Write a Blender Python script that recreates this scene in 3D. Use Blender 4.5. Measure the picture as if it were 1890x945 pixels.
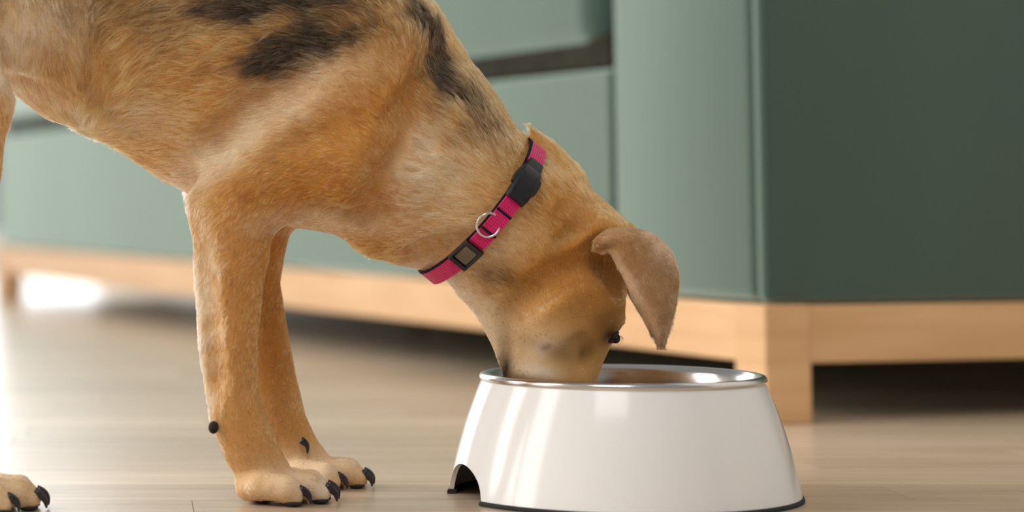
import bpy, bmesh, math, random
import numpy as np
from mathutils import Vector, Matrix, kdtree

random.seed(7)
rng = np.random.default_rng(7)
scene = bpy.context.scene
for o in list(bpy.data.objects):
    bpy.data.objects.remove(o)

# ------------------------------------------------------------------ camera
FPX = 4535.0
PPX, PPY = 250.0, 0.0            # optical axis in the (cropped) picture
CAM_H = 0.178
PITCH = math.atan((369.0 - PPY) / FPX)
CAM = Vector((-(945 - PPX) / FPX * 1.5, 0, CAM_H))
F_ = Vector((0, math.cos(PITCH), math.sin(PITCH)))
U_ = Vector((0, -math.sin(PITCH), math.cos(PITCH)))
R_ = Vector((1, 0, 0))
cam_data = bpy.data.cameras.new('camera')
cam = bpy.data.objects.new('camera', cam_data)
scene.collection.objects.link(cam)
m = Matrix((R_, U_, -F_)).transposed().to_4x4()
m.translation = CAM
cam.matrix_world = m
cam_data.sensor_width = 36.0
cam_data.lens = 36.0 * FPX / 1890.0
cam_data.shift_x = (945 - PPX) / 1890
cam_data.shift_y = -(472.5 - PPY) / 1890
cam_data.clip_start = 0.05
cam_data.dof.use_dof = True
cam_data.dof.focus_distance = 1.475
cam_data.dof.aperture_fstop = 4.3
scene.camera = cam

# ------------------------------------------------------------------ world, lights, exposure
world = bpy.data.worlds.new('world')
scene.world = world
world.use_nodes = True
bg = world.node_tree.nodes['Background']
bg.inputs['Color'].default_value = (0.98, 0.99, 1.0, 1)
bg.inputs['Strength'].default_value = 0.36


def area(name, loc, target, sx, sy, energy, color=(1, 1, 1)):
    d = bpy.data.lights.new(name, 'AREA')
    d.shape = 'RECTANGLE'
    d.size, d.size_y, d.energy, d.color = sx, sy, energy, color
    o = bpy.data.objects.new(name, d)
    scene.collection.objects.link(o)
    o.location = loc
    o.rotation_euler = (Vector(target) - Vector(loc)).to_track_quat('-Z', 'Y').to_euler()
    return o


# daylight entering through the two windows, and an overhead soft light added as front fill
area('window_daylight_side', (-2.71, 1.55, 1.3), (0, 1.75, 0.25), 2.2, 1.8, 110, (0.98, 0.99, 1.0))
area('window_daylight_rear', (-1.55, 5.85, 1.1), (-0.7, 2.6, 0.6), 2.6, 2.1, 66, (0.93, 0.97, 1.0))
area('overhead_front_fill', (-0.7, -0.5, 2.3), (-0.1, 1.5, 0.1), 1.2, 1.2, 34, (1, 0.985, 0.965))

vs = scene.view_settings
vs.view_transform = 'Standard'
vs.look = 'None'
vs.gamma = 1.0
vs.use_curve_mapping = False
vs.exposure = -0.17


# ------------------------------------------------------------------ helpers
def at(px, py, Y):
    d = F_ + R_ * ((px - PPX) / FPX) - U_ * ((py - PPY) / FPX)
    return CAM + d * (Y / d.y)


def lin(r, g, b):
    f = lambda c: (c / 255 / 12.92) if c / 255 <= 0.04045 else ((c / 255 + 0.055) / 1.055) ** 2.4
    return (f(r), f(g), f(b), 1.0)


def tag(o, label=None, cat=None, group=None, kind=None):
    for k, v in (('label', label), ('category', cat), ('group', group), ('kind', kind)):
        if v:
            o[k] = v
    return o


def empty(name, loc=(0, 0, 0)):
    o = bpy.data.objects.new(name, None)
    scene.collection.objects.link(o)
    o.location = loc
    o.empty_display_size = 0.05
    return o


def link(name, me, mat=None, parent=None, smooth=False):
    o = bpy.data.objects.new(name, me)
    scene.collection.objects.link(o)
    if mat:
        me.materials.append(mat)
    if smooth:
        for p in me.polygons:
            p.use_smooth = True
    if parent:
        o.parent = parent
        o.matrix_parent_inverse = Matrix.Translation(parent.location).inverted()
    return o


def mesh_from(name, verts, faces):
    me = bpy.data.meshes.new(name)
    me.from_pydata([tuple(v) for v in verts], [], faces)
    me.update()
    return me


def fix_normals(me):
    bm = bmesh.new()
    bm.from_mesh(me)
    bmesh.ops.recalc_face_normals(bm, faces=bm.faces)
    bm.to_mesh(me)
    bm.free()
    return me


def box_mesh(name, size, bevel=0.0, seg=2, cuts=0):
    bm = bmesh.new()
    bmesh.ops.create_cube(bm, size=1.0)
    bmesh.ops.scale(bm, vec=size, verts=bm.verts)
    if bevel > 0:
        bmesh.ops.bevel(bm, geom=list(bm.edges), offset=bevel, segments=seg, profile=0.5, affect='EDGES')
    me = bpy.data.meshes.new(name)
    bm.to_mesh(me)
    bm.free()
    return me


def mat(name, base=(0.8, 0.8, 0.8, 1), rough=0.5, metal=0.0, spec=0.5, coat=0.0, sheen=0.0):
    m_ = bpy.data.materials.new(name)
    m_.use_nodes = True
    b = m_.node_tree.nodes['Principled BSDF']
    b.inputs['Base Color'].default_value = base
    b.inputs['Roughness'].default_value = rough
    b.inputs['Metallic'].default_value = metal
    b.inputs['Specular IOR Level'].default_value = spec
    b.inputs['Coat Weight'].default_value = coat
    b.inputs['Sheen Weight'].default_value = sheen
    return m_


def nodes(m_):
    return m_.node_tree.nodes, m_.node_tree.links, m_.node_tree.nodes['Principled BSDF']


def noise_color(m_, c1, c2, scale=(1, 1, 1), nscale=5.0, detail=4.0, lo=0.35, hi=0.65, bump=0.0, bump_dist=0.001, obj_random=0.0, coord='Object'):
    n, l, b = nodes(m_)
    tc = n.new('ShaderNodeTexCoord')
    mp = n.new('ShaderNodeMapping')
    mp.inputs['Scale'].default_value = scale
    nz = n.new('ShaderNodeTexNoise')
    nz.inputs['Scale'].default_value = nscale
    nz.inputs['Detail'].default_value = detail
    rp = n.new('ShaderNodeValToRGB')
    rp.color_ramp.elements[0].position, rp.color_ramp.elements[0].color = lo, c1
    rp.color_ramp.elements[1].position, rp.color_ramp.elements[1].color = hi, c2
    l.new(tc.outputs[coord], mp.inputs['Vector'])
    vec = mp.outputs['Vector']
    oi = n.new('ShaderNodeObjectInfo')
    if obj_random:
        ad = n.new('ShaderNodeVectorMath')
        ad.operation = 'ADD'
        cx = n.new('ShaderNodeCombineXYZ')
        mu = n.new('ShaderNodeMath')
        mu.operation = 'MULTIPLY'
        mu.inputs[1].default_value = 37.0
        l.new(oi.outputs['Random'], mu.inputs[0])
        l.new(mu.outputs[0], cx.inputs[0])
        l.new(mu.outputs[0], cx.inputs[2])
        l.new(vec, ad.inputs[0])
        l.new(cx.outputs[0], ad.inputs[1])
        vec = ad.outputs[0]
    l.new(vec, nz.inputs['Vector'])
    l.new(nz.outputs['Fac'], rp.inputs['Fac'])
    col = rp.outputs['Color']
    if obj_random:
        hs = n.new('ShaderNodeHueSaturation')
        mr = n.new('ShaderNodeMapRange')
        mr.inputs['To Min'].default_value = 1 - obj_random
        mr.inputs['To Max'].default_value = 1 + obj_random
        l.new(oi.outputs['Random'], mr.inputs['Value'])
        l.new(mr.outputs[0], hs.inputs['Value'])
        l.new(col, hs.inputs['Color'])
        col = hs.outputs['Color']
    l.new(col, b.inputs['Base Color'])
    if bump:
        bp = n.new('ShaderNodeBump')
        bp.inputs['Strength'].default_value = bump
        bp.inputs['Distance'].default_value = bump_dist
        l.new(nz.outputs['Fac'], bp.inputs['Height'])
        l.new(bp.outputs['Normal'], b.inputs['Normal'])
    return m_


# ------------------------------------------------------------------ materials
M = {}
M['plank'] = noise_color(mat('oak_plank', rough=0.27, spec=0.5), lin(194, 168, 140), lin(218, 196, 170), (2.2, 26, 26), 3.0, 6, 0.3, 0.72, 0.04, 0.0006, 0.14)
M['floor'] = noise_color(mat('oak_floor', rough=0.27, spec=0.5), lin(196, 170, 142), lin(216, 194, 168), (1.2, 13, 1), 1.3, 5, 0.3, 0.7)
M['wall'] = noise_color(mat('wall_paint', rough=0.9, spec=0.2), lin(226, 224, 219), lin(233, 231, 226), (1, 1, 1), 6)
M['white_paint'] = noise_color(mat('window_paint', rough=0.4), lin(232, 232, 230), lin(240, 240, 238), (1, 1, 1), 9)
M['velvet'] = noise_color(mat('green_velvet', rough=0.85, spec=0.15, sheen=0.8), lin(24, 46, 36), lin(36, 62, 50), (1, 1, 0.35), 3.5, 3, 0.3, 0.7, 0.05, 0.002)
nodes(M['velvet'])[2].inputs['Sheen Roughness'].default_value = 0.5
nodes(M['velvet'])[2].inputs['Sheen Tint'].default_value = lin(205, 226, 215)
n_, l_, b_ = nodes(M['velvet'])
pile = n_.new('ShaderNodeBsdfSheen')              # raised pile of the velvet
pile.inputs['Color'].default_value = lin(168, 182, 172)
pile.inputs['Roughness'].default_value = 0.62
both = n_.new('ShaderNodeAddShader')
l_.new(b_.outputs[0], both.inputs[0])
l_.new(pile.outputs[0], both.inputs[1])
l_.new(both.outputs[0], n_['Material Output'].inputs['Surface'])
M['gap_shade'] = noise_color(mat('cushion_gap_shade', rough=0.95, spec=0.1), lin(40, 40, 32), lin(52, 50, 40), (1, 1, 1), 40)  # dark tone painted for the shade in the gap below the cushion
M['beech'] = noise_color(mat('beech_wood', rough=0.5, spec=0.35), lin(205, 160, 112), lin(220, 178, 132), (3, 3, 30), 2.0, 5, 0.3, 0.7)
M['shell'] = noise_color(mat('white_melamine', rough=0.14, spec=0.38, coat=0.0), lin(226, 223, 218), lin(229, 226, 221), (1, 1, 1), 3)
M['steel'] = noise_color(mat('brushed_steel', rough=0.2, metal=1.0), lin(196, 192, 188), lin(212, 208, 204), (1, 1, 40), 30)
M['rubber'] = noise_color(mat('black_rubber', rough=0.7, spec=0.3), lin(30, 29, 28), lin(40, 38, 37), (1, 1, 1), 60)
M['claw'] = noise_color(mat('dark_claw', rough=0.3, spec=0.5), lin(24, 20, 22), lin(52, 44, 46), (1, 1, 1), 120)
M['pad'] = noise_color(mat('paw_pad', rough=0.75, spec=0.3), lin(30, 25, 24), lin(48, 40, 38), (1, 1, 1), 200, bump=0.3, bump_dist=0.0004)
M['eye'] = noise_color(mat('eye', rough=0.06, spec=0.6, coat=0.6), lin(20, 12, 8), lin(38, 22, 14), (1, 1, 1), 80)
M['lid'] = noise_color(mat('eyelid', rough=0.55, spec=0.3), lin(26, 18, 15), lin(40, 28, 22), (1, 1, 1), 200)
M['plastic'] = noise_color(mat('black_plastic', rough=0.38, spec=0.45), lin(20, 20, 22), lin(26, 26, 28), (1, 1, 1), 200)
M['thread'] = noise_color(mat('navy_thread', rough=0.9, spec=0.2), lin(24, 18, 30), lin(40, 28, 44), (1, 1, 1), 300)
M['chrome'] = noise_color(mat('nickel', rough=0.25, metal=1.0), lin(205, 203, 200), lin(216, 214, 211), (1, 1, 1), 40)
M['sliderbar'] = noise_color(mat('slider_center', rough=0.45, metal=0.3), lin(96, 84, 70), lin(120, 106, 90), (1, 1, 1), 60)


def weave_material():
    m_ = mat('pink_webbing', lin(222, 24, 104), 0.75, spec=0.25, sheen=0.25)
    n, l, b = nodes(m_)
    uv = n.new('ShaderNodeAttribute')
    uv.attribute_name = 'weave'
    sep = n.new('ShaderNodeSeparateXYZ')
    l.new(uv.outputs['Vector'], sep.inputs[0])

    def mth(op, a, bb=None):
        x = n.new('ShaderNodeMath')
        x.operation = op
        for i, v in enumerate((a, bb)):
            if v is None:
                continue
            if isinstance(v, (int, float)):
                x.inputs[i].default_value = v
            else:
                l.new(v, x.inputs[i])
        return x.outputs[0]
    # columns of chain-like stitches: v across (6 columns), u along (1.5 mm pitch)
    vcol = mth('MULTIPLY', sep.outputs[1], 7.0)
    vf = mth('ABSOLUTE', mth('SUBTRACT', mth('FRACT', vcol), 0.5))
    uoff = mth('ADD', mth('MULTIPLY', sep.outputs[0], 1 / 0.0017), mth('MULTIPLY', vf, 1.0))
    uf = mth('ABSOLUTE', mth('SUBTRACT', mth('FRACT', uoff), 0.5))
    h = mth('MULTIPLY', mth('SUBTRACT', 1.0, mth('MULTIPLY', vf, 1.7)), mth('SUBTRACT', 1.0, mth('MULTIPLY', uf, 1.6)))
    rp = n.new('ShaderNodeValToRGB')
    rp.color_ramp.elements[0].position, rp.color_ramp.elements[0].color = 0.05, lin(168, 8, 70)
    rp.color_ramp.elements[1].position, rp.color_ramp.elements[1].color = 0.6, lin(240, 36, 124)
    l.new(h, rp.inputs['Fac'])
    l.new(rp.outputs['Color'], b.inputs['Base Color'])
    bp = n.new('ShaderNodeBump')
    bp.inputs['Strength'].default_value = 0.8
    bp.inputs['Distance'].default_value = 0.0006
    l.new(h, bp.inputs['Height'])
    l.new(bp.outputs['Normal'], b.inputs['Normal'])
    return m_


M['weave'] = weave_material()


def coat_material(name, hair):
    m_ = bpy.data.materials.new(name)
    m_.use_nodes = True
    n, l = m_.node_tree.nodes, m_.node_tree.links
    b = n['Principled BSDF']
    a = n.new('ShaderNodeAttribute')
    a.attribute_name = 'coat'
    l.new(a.outputs['Color'], b.inputs['Base Color'])
    b.inputs['Roughness'].default_value = 0.55 if hair else 0.9
    b.inputs['Specular IOR Level'].default_value = 0.22 if hair else 0.1
    if hair:
        h = n.new('ShaderNodeBsdfHairPrincipled')
        h.model = 'CHIANG'
        h.parametrization = 'COLOR'
        l.new(a.outputs['Color'], h.inputs['Color'])
        h.inputs['Roughness'].default_value = 0.38
        h.inputs['Radial Roughness'].default_value = 0.55
        h.inputs['IOR'].default_value = 1.5
        l.new(h.outputs[0], n['Material Output'].inputs['Surface'])
    return m_


M['fur'] = coat_material('coat_fur', True)
M['skin'] = coat_material('coat_skin', False)

# ------------------------------------------------------------------ floor
PL_ANG = math.radians(3.0)
floor_me = bpy.data.meshes.new('floor')
bm = bmesh.new()
PX0, PX1, PY0, PY1 = -1.05, 1.05, 1.0, 2.6      # field of single planks


def add_box(bm, lo, hi):
    r = bmesh.ops.create_cube(bm, size=1.0)
    for v in r['verts']:
        v.co = Vector([(lo[i] + hi[i]) / 2 + v.co[i] * (hi[i] - lo[i]) for i in range(3)])


add_box(bm, (-4.4, -2.6, -0.03), (3.2, 7.6, -0.009))
for lo, hi in (((-4.4, -2.6, -0.0095), (3.2, PY0, 0)), ((-4.4, PY1, -0.0095), (3.2, 7.6, 0)),
               ((-4.4, PY0, -0.0095), (PX0, PY1, 0)), ((PX1, PY0, -0.0095), (3.2, PY1, 0))):
    add_box(bm, lo, hi)
bm.to_mesh(floor_me)
bm.free()
floor = link('floor', floor_me, M['floor'])
tag(floor, 'pale oak strip parquet floor under the dog and bowl', None, None, 'structure')
PW, PLEN = 0.08, 0.56
row = 0
y = PY0
plank_cache = {}
while y < PY1 - 0.001:
    x = PX0
    first = True
    while x < PX1 - 0.001:
        ln = PLEN * (0.25 + 0.75 * random.random()) if first else PLEN
        ln = min(ln, PX1 - x)
        if PX1 - x - ln < 0.06:
            ln = PX1 - x
        first = False
        key = round(ln, 3)
        if key not in plank_cache:
            me = box_mesh('plank', (ln - 0.0004, PW - 0.0004, 0.0086), 0.0)
            me.materials.append(M['plank'])
            plank_cache[key] = me
        p = bpy.data.objects.new('plank', plank_cache[key])
        scene.collection.objects.link(p)
        p.location = (x + ln / 2, y + PW / 2, -0.0043)
        p.parent = floor
        x += ln
    y += PW
    row += 1

# ------------------------------------------------------------------ walls with windows (outside the picture, they bring the daylight)
SC = Vector((0.2703, 1.9678, 0))
SA = Vector((-0.288, 0.9576, 0)).normalized()      # along the seat front, receding to the left
SB = Vector((SA.y, -SA.x, 0))                      # into the depth of the sofa
SOFA_ROT = math.atan2(SA.y, SA.x)
SLEN, SDEP = 2.62, 0.84


def wall(name, label, boxes):
    bm = bmesh.new()
    for t0, t1, s0, s1, z0, z1 in boxes:
        add_box(bm, (t0, -s1, z0), (t1, -s0, z1))
    me = bpy.data.meshes.new(name)
    bm.to_mesh(me)
    bm.free()
    o = link(name, me, M['wall'])
    o.location = SC
    o.rotation_euler.z = SOFA_ROT
    tag(o, label, kind='structure')


wall('wall_back', 'off-white painted wall close behind the sofa', [(-1.6, 4.4, SDEP + 0.03, SDEP + 0.15, 0, 2.6)])
wall('wall_left', 'off-white painted end wall with a wide window', [
    (4.4, 4.52, -3.2, -2.2, 0, 2.6), (4.4, 4.52, 0.7, SDEP + 0.15, 0, 2.6), (4.4, 4.52, -2.2, 0.7, 0, 0.04), (4.4, 4.52, -2.2, 0.7, 2.2, 2.6)])
wall('wall_front', 'off-white painted wall with a window opposite the sofa', [
    (-3.0, -0.7, -3.32, -3.2, 0, 2.6), (1.8, 4.52, -3.32, -3.2, 0, 2.6), (-0.7, 1.8, -3.32, -3.2, 0, 0.35), (-0.7, 1.8, -3.32, -3.2, 2.25, 2.6)])


def window(name, label, boxes):
    wall(name, label, boxes)
    bpy.data.objects[name].data.materials[0] = M['white_paint']


f = 0.06
for name, label, fx in (('window_1', 'white painted frame of the wide end window', lambda a0, a1, z0, z1: (4.43, 4.49, a0, a1, z0, z1)),
                        ('window_2', 'white painted frame of the window opposite the sofa', lambda a0, a1, z0, z1: (a0, a1, -3.29, -3.23, z0, z1))):
    lo, hi, zb, zt = (-2.2, 0.7, 0.04, 2.2) if name == 'window_1' else (-0.7, 1.8, 0.35, 2.25)
    md = (lo + hi) / 2
    window(name, label, [fx(lo, lo + f, zb, zt), fx(hi - f, hi, zb, zt), fx(md - f / 2, md + f / 2, zb, zt), fx(lo, hi, zb, zb + f), fx(lo, hi, zt - f, zt)])

# ------------------------------------------------------------------ sofa
sofa = empty('sofa', SC)
sofa.rotation_euler.z = SOFA_ROT
tag(sofa, 'dark green velvet sofa on a low pale wooden frame behind the dog', 'sofa')


def sofa_box(name, t0, t1, s0, s1, z0, z1, material, bevel, parent=sofa, seg=3):
    # sofa frame: local +x along SA, local -y along SB
    me = box_mesh(name, (t1 - t0, s1 - s0, z1 - z0), bevel, seg)
    me.materials.append(material)
    for p in me.polygons:
        p.use_smooth = bevel > 0.008
    o = bpy.data.objects.new(name, me)
    scene.collection.objects.link(o)
    loc = Vector(((t0 + t1) / 2, -(s0 + s1) / 2, (z0 + z1) / 2))
    if parent:
        o.parent = parent
        o.location = loc
    else:
        o.location = SC + Matrix.Rotation(SOFA_ROT, 3, 'Z') @ loc
        o.rotation_euler.z = SOFA_ROT
    return o


LEG_T, LEG_S = 0.047, 0.042
for t0 in (0.0, SLEN - LEG_T):
    for s0 in (0.0, SDEP - LEG_S):
        sofa_box('leg', t0, t0 + LEG_T, s0, s0 + LEG_S, 0, 0.0945, M['beech'], 0.002, seg=2)
sofa_box('rail', LEG_T, SLEN - LEG_T, 0.003, 0.028, 0.0475, 0.0938, M['beech'], 0.0015, seg=2)
sofa_box('rail', LEG_T, SLEN - LEG_T, SDEP - 0.028, SDEP - 0.003, 0.0475, 0.0938, M['beech'], 0.0015, seg=2)
sofa_box('rail', 0.003, 0.028, LEG_S, SDEP - LEG_S, 0.0475, 0.0938, M['beech'], 0.0015, seg=2)
sofa_box('rail', SLEN - 0.028, SLEN - 0.003, LEG_S, SDEP - LEG_S, 0.0475, 0.0938, M['beech'], 0.0015, seg=2)
arm = sofa_box('armrest', 0.022, 0.262, 0.006, SDEP - 0.004, 0.096, 0.62, M['velvet'], 0.010, seg=4)
sofa_box('arm_side_panel', 0.005, 0.0205, 0.005, SDEP - 0.004, 0.096, 0.62, M['velvet'], 0.006, seg=4)
sofa_box('seat_base', 0.2625, SLEN - 0.004, 0.006, SDEP - 0.004, 0.096, 0.297, M['velvet'], 0.007, seg=4)
sofa_box('backrest', 0.2625, SLEN - 0.004, SDEP - 0.2, SDEP - 0.006, 0.30, 0.80, M['velvet'], 0.03, seg=4)
cush = sofa_box('seat_cushion', 0.290, SLEN - 0.01, 0.002, SDEP - 0.21, 0.313, 0.49, M['velvet'], 0.03, None, 6)
tag(cush, 'thick green velvet seat cushion with rounded edges lying on the sofa base', 'cushion')

lb = sofa_box('gap_shade_band', 0.272, SLEN - 0.02, 0.010, SDEP - 0.22, 0.2972, 0.330, M['gap_shade'], 0.006, sofa, 3)  # dark band painted in place of the shadowed gap under the cushion
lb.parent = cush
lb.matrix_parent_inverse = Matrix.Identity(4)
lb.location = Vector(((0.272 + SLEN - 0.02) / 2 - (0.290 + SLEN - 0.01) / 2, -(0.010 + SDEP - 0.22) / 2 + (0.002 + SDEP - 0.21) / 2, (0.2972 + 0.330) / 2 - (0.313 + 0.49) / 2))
tag(lb, 'dark strip standing for the shaded gap under the cushion')

# ------------------------------------------------------------------ bowl
BOWL_C = at(1151, 906, 1.5)
BOWL_C.z = 0
BOWL_C.y = 1.5
RB, RT, BH = 0.1050, 0.0838, 0.0704
bowl = empty('dog_bowl', BOWL_C)
tag(bowl, 'round white glossy dog bowl with steel liner and black rubber foot on the floor', 'bowl')
CUT_C, CUT_H, CUT_Z = math.radians(190), math.radians(17), 0.0185     # finger notch on the left


def prof_r(z):
    u = max(0.0, (z - 0.0025) / (BH - 0.0025))
    # convex side wall
    return RB - 0.0006 - (RB - RT - 0.0006) * (0.62 * u + 0.38 * u ** 2.2)


NA, NZ = 288, 22


def notch(phi):
    d = (phi - CUT_C + math.pi) % (2 * math.pi) - math.pi
    a = abs(d) / CUT_H
    return CUT_Z * math.sqrt(1 - a * a) if a < 1 else 0.0


verts, faces = [], []
angs = [2 * math.pi * i / NA for i in range(NA)]
for ph in angs:
    zb = 0.0024 + notch(ph)
    ring = []
    for k in range(NZ + 1):
        z = zb + (BH - 0.0012 - zb) * k / NZ
        ring.append((prof_r(z), z))
    for k in range(NZ, -1, -1):
        z = zb + (BH - 0.0012 - zb) * k / NZ
        ring.append((prof_r(z) - 0.0028, z))
    for r, z in ring:
        verts.append((r * math.cos(ph), r * math.sin(ph), z))
NR = 2 * (NZ + 1)
for i in range(NA):
    j = (i + 1) % NA
    for k in range(NR):
        k2 = (k + 1) % NR
        faces.append((i * NR + k, j * NR + k, j * NR + k2, i * NR + k2))
me = fix_normals(mesh_from('outer_shell', verts, faces))
shell = link('outer_shell', me, M['shell'], bowl, True)
shell.matrix_parent_inverse.identity()
es = shell.modifiers.new('split', 'EDGE_SPLIT')
es.split_angle = math.radians(50)

# rubber foot: open ring that leaves the notch free
verts, faces = [], []
N_F = 260
a0, a1 = CUT_C + CUT_H, CUT_C - CUT_H + 2 * math.pi
for i in range(N_F + 1):
    ph = a0 + (a1 - a0) * i / N_F
    for r, z in ((RB - 0.0052, 0.0), (RB + 0.0004, 0.0), (RB + 0.0006, 0.0014), (RB - 0.0002, 0.0028), (RB - 0.0052, 0.0028)):
        verts.append((r * math.cos(ph), r * math.sin(ph), z))
for i in range(N_F):
    for k in range(5):
        k2 = (k + 1) % 5
        faces.append((i * 5 + k, (i + 1) * 5 + k, (i + 1) * 5 + k2, i * 5 + k2))
faces.append((0, 1, 2, 3, 4))
faces.append(tuple(N_F * 5 + k for k in range(5)))
o = link('rubber_foot', fix_normals(mesh_from('rubber_foot', verts, faces)), M['rubber'], bowl)
o.matrix_parent_inverse.identity()
tag(o, 'black rubber ring')

# steel liner: rolled rim, wall, floor
prof = []
for k in range(11):                       # rolled rim, from under the outside over the top
    a = math.radians(-120 + 250 * k / 10)
    prof.append((RT - 0.0012 + 0.0026 * math.cos(a), BH + 0.0006 + 0.0022 * math.sin(a)))
prof += [(RT - 0.0052, BH - 0.001), (RT - 0.0075, BH - 0.007), (RT - 0.0105, BH - 0.018), (RT - 0.0145, BH - 0.030), (RT - 0.0205, BH - 0.040),
         (RT - 0.030, BH - 0.0455), (RT - 0.045, BH - 0.047), (0.0, BH - 0.047)]
inner = list(prof)
outer = [(max(0, r - 0.0008 if i > 10 else r), z - (0.0009 if i > 10 else 0)) for i, (r, z) in enumerate(prof)]
verts, faces = [], []
NP = len(prof)
NA2 = 192
for i in range(NA2):
    ph = 2 * math.pi * i / NA2
    for r, z in prof[:-1]:
        verts.append((r * math.cos(ph), r * math.sin(ph), z))
verts.append((0, 0, prof[-1][1]))
for i in range(NA2):
    j = (i + 1) % NA2
    for k in range(NP - 2):
        faces.append((i * (NP - 1) + k, j * (NP - 1) + k, j * (NP - 1) + k + 1, i * (NP - 1) + k + 1))
    faces.append((i * (NP - 1) + NP - 2, j * (NP - 1) + NP - 2, len(verts) - 1))
o = link('steel_liner', fix_normals(mesh_from('steel_liner', verts, faces)), M['steel'], bowl, True)
o.matrix_parent_inverse.identity()
tag(o, 'polished stainless steel liner with rolled rim')
sd = o.modifiers.new('thickness', 'SOLIDIFY')
sd.thickness = 0.0007
sd.offset = 0

# ------------------------------------------------------------------ dog: signed distance field
VOX = 0.0022
GX0, GX1, GY0, GY1, GZ0, GZ1 = -0.49, 0.10, 1.345, 1.63, -0.006, 0.375
gx = np.arange(GX0, GX1, VOX, dtype=np.float32)
gy = np.arange(GY0, GY1, VOX, dtype=np.float32)
gz = np.arange(GZ0, GZ1, VOX, dtype=np.float32)
FLD = np.full((len(gx), len(gy), len(gz)), 0.05, np.float32)


def midY(px):
    return 1.505 if px >= 500 else 1.505 - 0.045 * min(1.0, (500 - px) / 500.0)


def ctl(px, py, yo, r):
    Y = midY(px) + yo / 1000.0
    p = at(px, py, Y)
    return (p.x, p.y, p.z, r * Y / FPX)


def seg_dist(a, b, sq):
    ra, rb = a[3], b[3]
    R = max(ra, rb)
    mg = 0.03
    lo = [min(a[i], b[i]) - R * (max(1, sq) if i == 1 else 1) - mg for i in range(3)]
    hi = [max(a[i], b[i]) + R * (max(1, sq) if i == 1 else 1) + mg for i in range(3)]
    sl = []
    for g, l_, h_ in ((gx, lo[0], hi[0]), (gy, lo[1], hi[1]), (gz, lo[2], hi[2])):
        sl.append(slice(int(np.searchsorted(g, l_)), int(np.searchsorted(g, h_))))
    X = gx[sl[0]][:, None, None] - a[0]
    Yv = (gy[sl[1]][None, :, None] - a[1]) / sq
    Z = gz[sl[2]][None, None, :] - a[2]
    bx, by, bz = b[0] - a[0], (b[1] - a[1]) / sq, b[2] - a[2]
    L2 = bx * bx + by * by + bz * bz + 1e-12
    t = np.clip((X * bx + Yv * by + Z * bz) / L2, 0, 1)
    d = np.sqrt((X - t * bx) ** 2 + (Yv - t * by) ** 2 + (Z - t * bz) ** 2) - (ra + (rb - ra) * t)
    return tuple(sl), d.astype(np.float32)


def smin(a, b, k):
    h = np.maximum(k - np.abs(a - b), 0) / k
    return np.minimum(a, b) - h * h * k * 0.25


def chain(pts, sq=1.0, k=10.0, absolute=False):
    c = [p if absolute else ctl(*p) for p in pts]
    if len(c) == 1:
        c = c * 2
    parts = [seg_dist(a, b, sq) for a, b in zip(c[:-1], c[1:])]
    lo = [min(p[0][i].start for p in parts) for i in range(3)]
    hi = [max(p[0][i].stop for p in parts) for i in range(3)]
    D = np.full([h - l for l, h in zip(lo, hi)], 0.05, np.float32)
    for sl, d in parts:
        q = tuple(slice(x.start - l, x.stop - l) for x, l in zip(sl, lo))
        D[q] = np.minimum(D[q], d)
    S = tuple(slice(l, h) for l, h in zip(lo, hi))
    FLD[S] = smin(FLD[S], D, k / 1000.0)


def carve(pts, sq=1.0, k=8.0, absolute=False):
    c = [p if absolute else ctl(*p) for p in pts]
    if len(c) == 1:
        c = c * 2
    for a, b in zip(c[:-1], c[1:]):
        sl, d = seg_dist(a, b, sq)
        FLD[sl] = -smin(-FLD[sl], d, k / 1000.0)


ORG = np.array([gx[0], gy[0], gz[0]], float)


def sample(P):
    q = (P - ORG) / VOX
    i = np.floor(q).astype(int)
    for ax in range(3):
        i[:, ax] = np.clip(i[:, ax], 0, FLD.shape[ax] - 2)
    f = np.clip(q - i, 0, 1)
    r = np.zeros(len(P))
    for a in (0, 1):
        for b in (0, 1):
            for c in (0, 1):
                w = (f[:, 0] if a else 1 - f[:, 0]) * (f[:, 1] if b else 1 - f[:, 1]) * (f[:, 2] if c else 1 - f[:, 2])
                r += w * FLD[i[:, 0] + a, i[:, 1] + b, i[:, 2] + c]
    return r


def near_surface(px, py):
    Ys = np.arange(1.37, 1.60, 0.0008)
    P = np.array([at(px, py, y_)[:] for y_ in Ys])
    s_ = sample(P)
    k = np.argmax(s_ < 0)
    return float(Ys[k]) if s_[k] < 0 else None


def on_surface(pts, r, depth, fn, k, step=22.0):
    """a groove (carve) or a fold (chain) that follows the near flank; depth in mm into the body"""
    out = []
    for (x0, y0), (x1, y1) in zip(pts[:-1], pts[1:]):
        n = max(1, int(math.hypot(x1 - x0, y1 - y0) / step))
        for i in range(n):
            out.append((x0 + (x1 - x0) * i / n, y0 + (y1 - y0) * i / n))
    out.append(pts[-1])
    c = []
    for i, (x, y_) in enumerate(out):
        Y = near_surface(x, y_)
        if Y is None:
            continue
        t = i / max(1, len(out) - 1)
        e = math.sin(math.pi * min(max(t, 0.06), 0.94)) ** 0.5       # fades at both ends
        p = at(x, y_, Y)
        rm = r * Y / FPX
        sgn = -1 if fn is carve else 1
        p2 = at(x, y_, Y + sgn * rm * 1.0 + (depth * e / 1000.0 if fn is carve else -depth * e / 1000.0))
        c.append((p2.x, p2.y, p2.z, rm))
    if len(c) > 1:
        fn(c, 1.0, k, True)


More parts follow.
